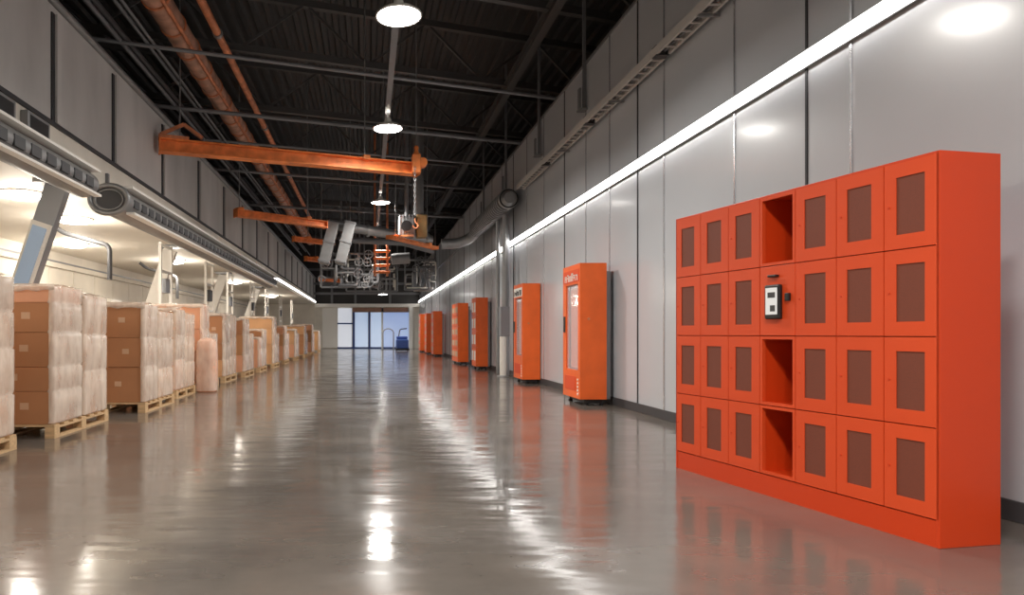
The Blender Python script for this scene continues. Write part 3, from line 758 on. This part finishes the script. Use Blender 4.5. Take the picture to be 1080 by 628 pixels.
# cabinets and things along the rear wall
for i, (y, h, m) in enumerate(((11, 2.0, GREYP), (14.2, 1.9, WHITE), (19.5, 2.1, WHITE), (23.5, 2.2, WHITE), (28, 2.2, GREYP), (33, 2.2, WHITE))):
    t = thing('control_cabinet', '%s control cabinet against the rear wall of the left bay, %s' % ('grey' if m is GREYP else 'white', ORD[i]), 'cabinet', (XB+.05, y, 0), 0, 'control cabinets at the rear wall')
    MB().box(0, .5, 0, .9, 0, h).build('cabinet_body', m, t, bevel=.01)
    d = MB().box(.5, .52, .04, .86, .1, h-.08).build('door', m, t)
    MB().box(.52, .53, .15, .45, h*.6, h*.8).build('display', BASEB, d)
    MB().box(.52, .55, .75, .78, h*.4, h*.55).build('handle', BLACK, d)
for i, (x, y) in enumerate(((-4.35, 13.9), (-4.3, 17.6), (-4.4, 20.8), (-4.35, 24.6), (-4.4, 28.5), (-4.4, 33), (-4.4, 38))):
    t = thing('rack_post', 'thin white upright frame behind the left pallets, %s' % ORD[i], 'frame', (x, y, 0))
    for dy in (0, .75): MB().bar((0, dy, 0), (0, dy, 3.0), .06, .06).build('upright', WHITE, t)
    for z in (.9, 1.7, 2.4, 2.95): MB().bar((0, 0, z), (0, .75, z), .04, .05).build('crossbar', WHITE, t)
    MB().box(-.05, .06, .2, .5, 1.95, 2.25).build('switch_box', BASEB if i % 2 else GREYP, t)

# ================================================================== END WALL
def seg(x0, x1, z0, z1, name, m, label, cat='panel', y=YE-.1, th=.08):
    o = MB().box(0, x1-x0, 0, th, 0, z1-z0).build(name, m); o.location = (x0, y, z0); o['kind'] = 'structure'; return o
XS = lambda px: (px-388)/700*YE
struct(MB().box(XL, XR, YE-.02, YE+.2, 0, 3.2).build('wall_end', CREAM))
struct(MB().box(XL, XR, YE-.35, YE-.02, 2.98, 3.22).build('trim_4', WHITE))
struct(MB().box(XS(372), XS(430), YE-.3, YE-.05, 2.62, 2.94).build('trim_5', BROWN))
seg(XS(340), XS(356), 0.05, 2.9, 'window_1', WHITE, '')
seg(XS(356.5), XS(371), 0.1, 2.9, 'window_2', L_PANE3, '')
seg(XS(374.5), XS(388), 0.1, 2.6, 'door_1', L_PANE, '', y=YE-.14)
seg(XS(391), XS(402), .1, 2.6, 'window_3', L_PANE, '')
seg(XS(404), XS(431), .1, 2.6, 'window_4', L_PANE2, '')
mb = MB()
for p, q in ((372, 374), (388.6, 390.4)): mb.box(XS(p), XS(q), YE-.22, YE-.02, 0, 2.7)
mb.box(XS(356), XS(403), YE-.16, YE-.02, 0, .1)
mb.box(XS(356), XS(372), YE-.16, YE-.02, 1.75, 1.85)
mb.box(XS(404), XS(431), YE-.16, YE-.02, 0, .1)
struct(mb.build('trim_6', NAVY))
mb = MB(); mb.box(XS(402.3), XS(404.2), YE-.3, YE-.02, 0, 3.0); mb.box(XS(431), XS(435), YE-.4, YE-.02, 0, 3.0)
struct(mb.build('trim_7', WHITE))
# frames above the end wall
for i, z in enumerate((3.9, 4.6, 5.6)):
    o = MB().bar((XL-1, 0, 0), (XR+1, 0, 0), .12, .16).build('cross_beam', PIPEG); o.location = (0, YE-1.2, z)
    tag(o, 'grey cross beam above the blue end wall, %s' % ['lowest', 'middle', 'topmost'][i], 'beam')
for i, x in enumerate((-2.6, -.9, 1.6)):
    o = MB().bar((0, 0, 3.22), (0, 0, ROOF), .16, .16).build('end_post', PIPEG); o.location = (x, YE-.1, 0)
    tag(o, 'grey post above the blue end wall, %s' % ['left', 'middle', 'right'][i], 'post')
# blue cleaning machine and arched rail
t = thing('floor_scrubber', 'small dark blue floor cleaning machine before the end wall', 'cleaning machine', (2.15, 41.8, 0))
MB().box(-.38, .38, -.6, .6, .12, .72).build('machine_body', BLUEMC, t, bevel=.08)
MB().box(-.34, .34, -.2, .55, .72, .9).build('tank_lid', BLUEMC, t, bevel=.05)
MB().tube(corner_path([(-.2, .4, .85), (-.1, .6, 1.35), (.35, .65, 1.4)], .1), .04, 8).build('handle', BLACK, t)
MB().box(-.42, .42, -.7, -.5, .02, .14).build('brush_skirt', BLACK, t)
for sx in (-.36, .36):
    MB().tube([(sx-.04, .3, .14), (sx+.04, .3, .14)], .14, 16).build('wheel', BLACK, t)
t = thing('arched_rail', 'grey arched tube rail standing before the blue end wall', 'rail', (1.35, 44, 0))
pts = [(-.35, 0, 0), (-.35, 0, 1.1)]+[(-.35+.35*(1-math.cos(a)), 0, 1.1+.3*math.sin(a)) for a in [PI*j/10 for j in range(1, 10)]]+[(.35, 0, 1.1), (.35, 0, 0)]
MB().tube(pts, .045, 10).build('tube', PIPEG, t)
MB().box(-.5, .5, -.15, .15, 0, .03).build('base_plate', BASEB, t)
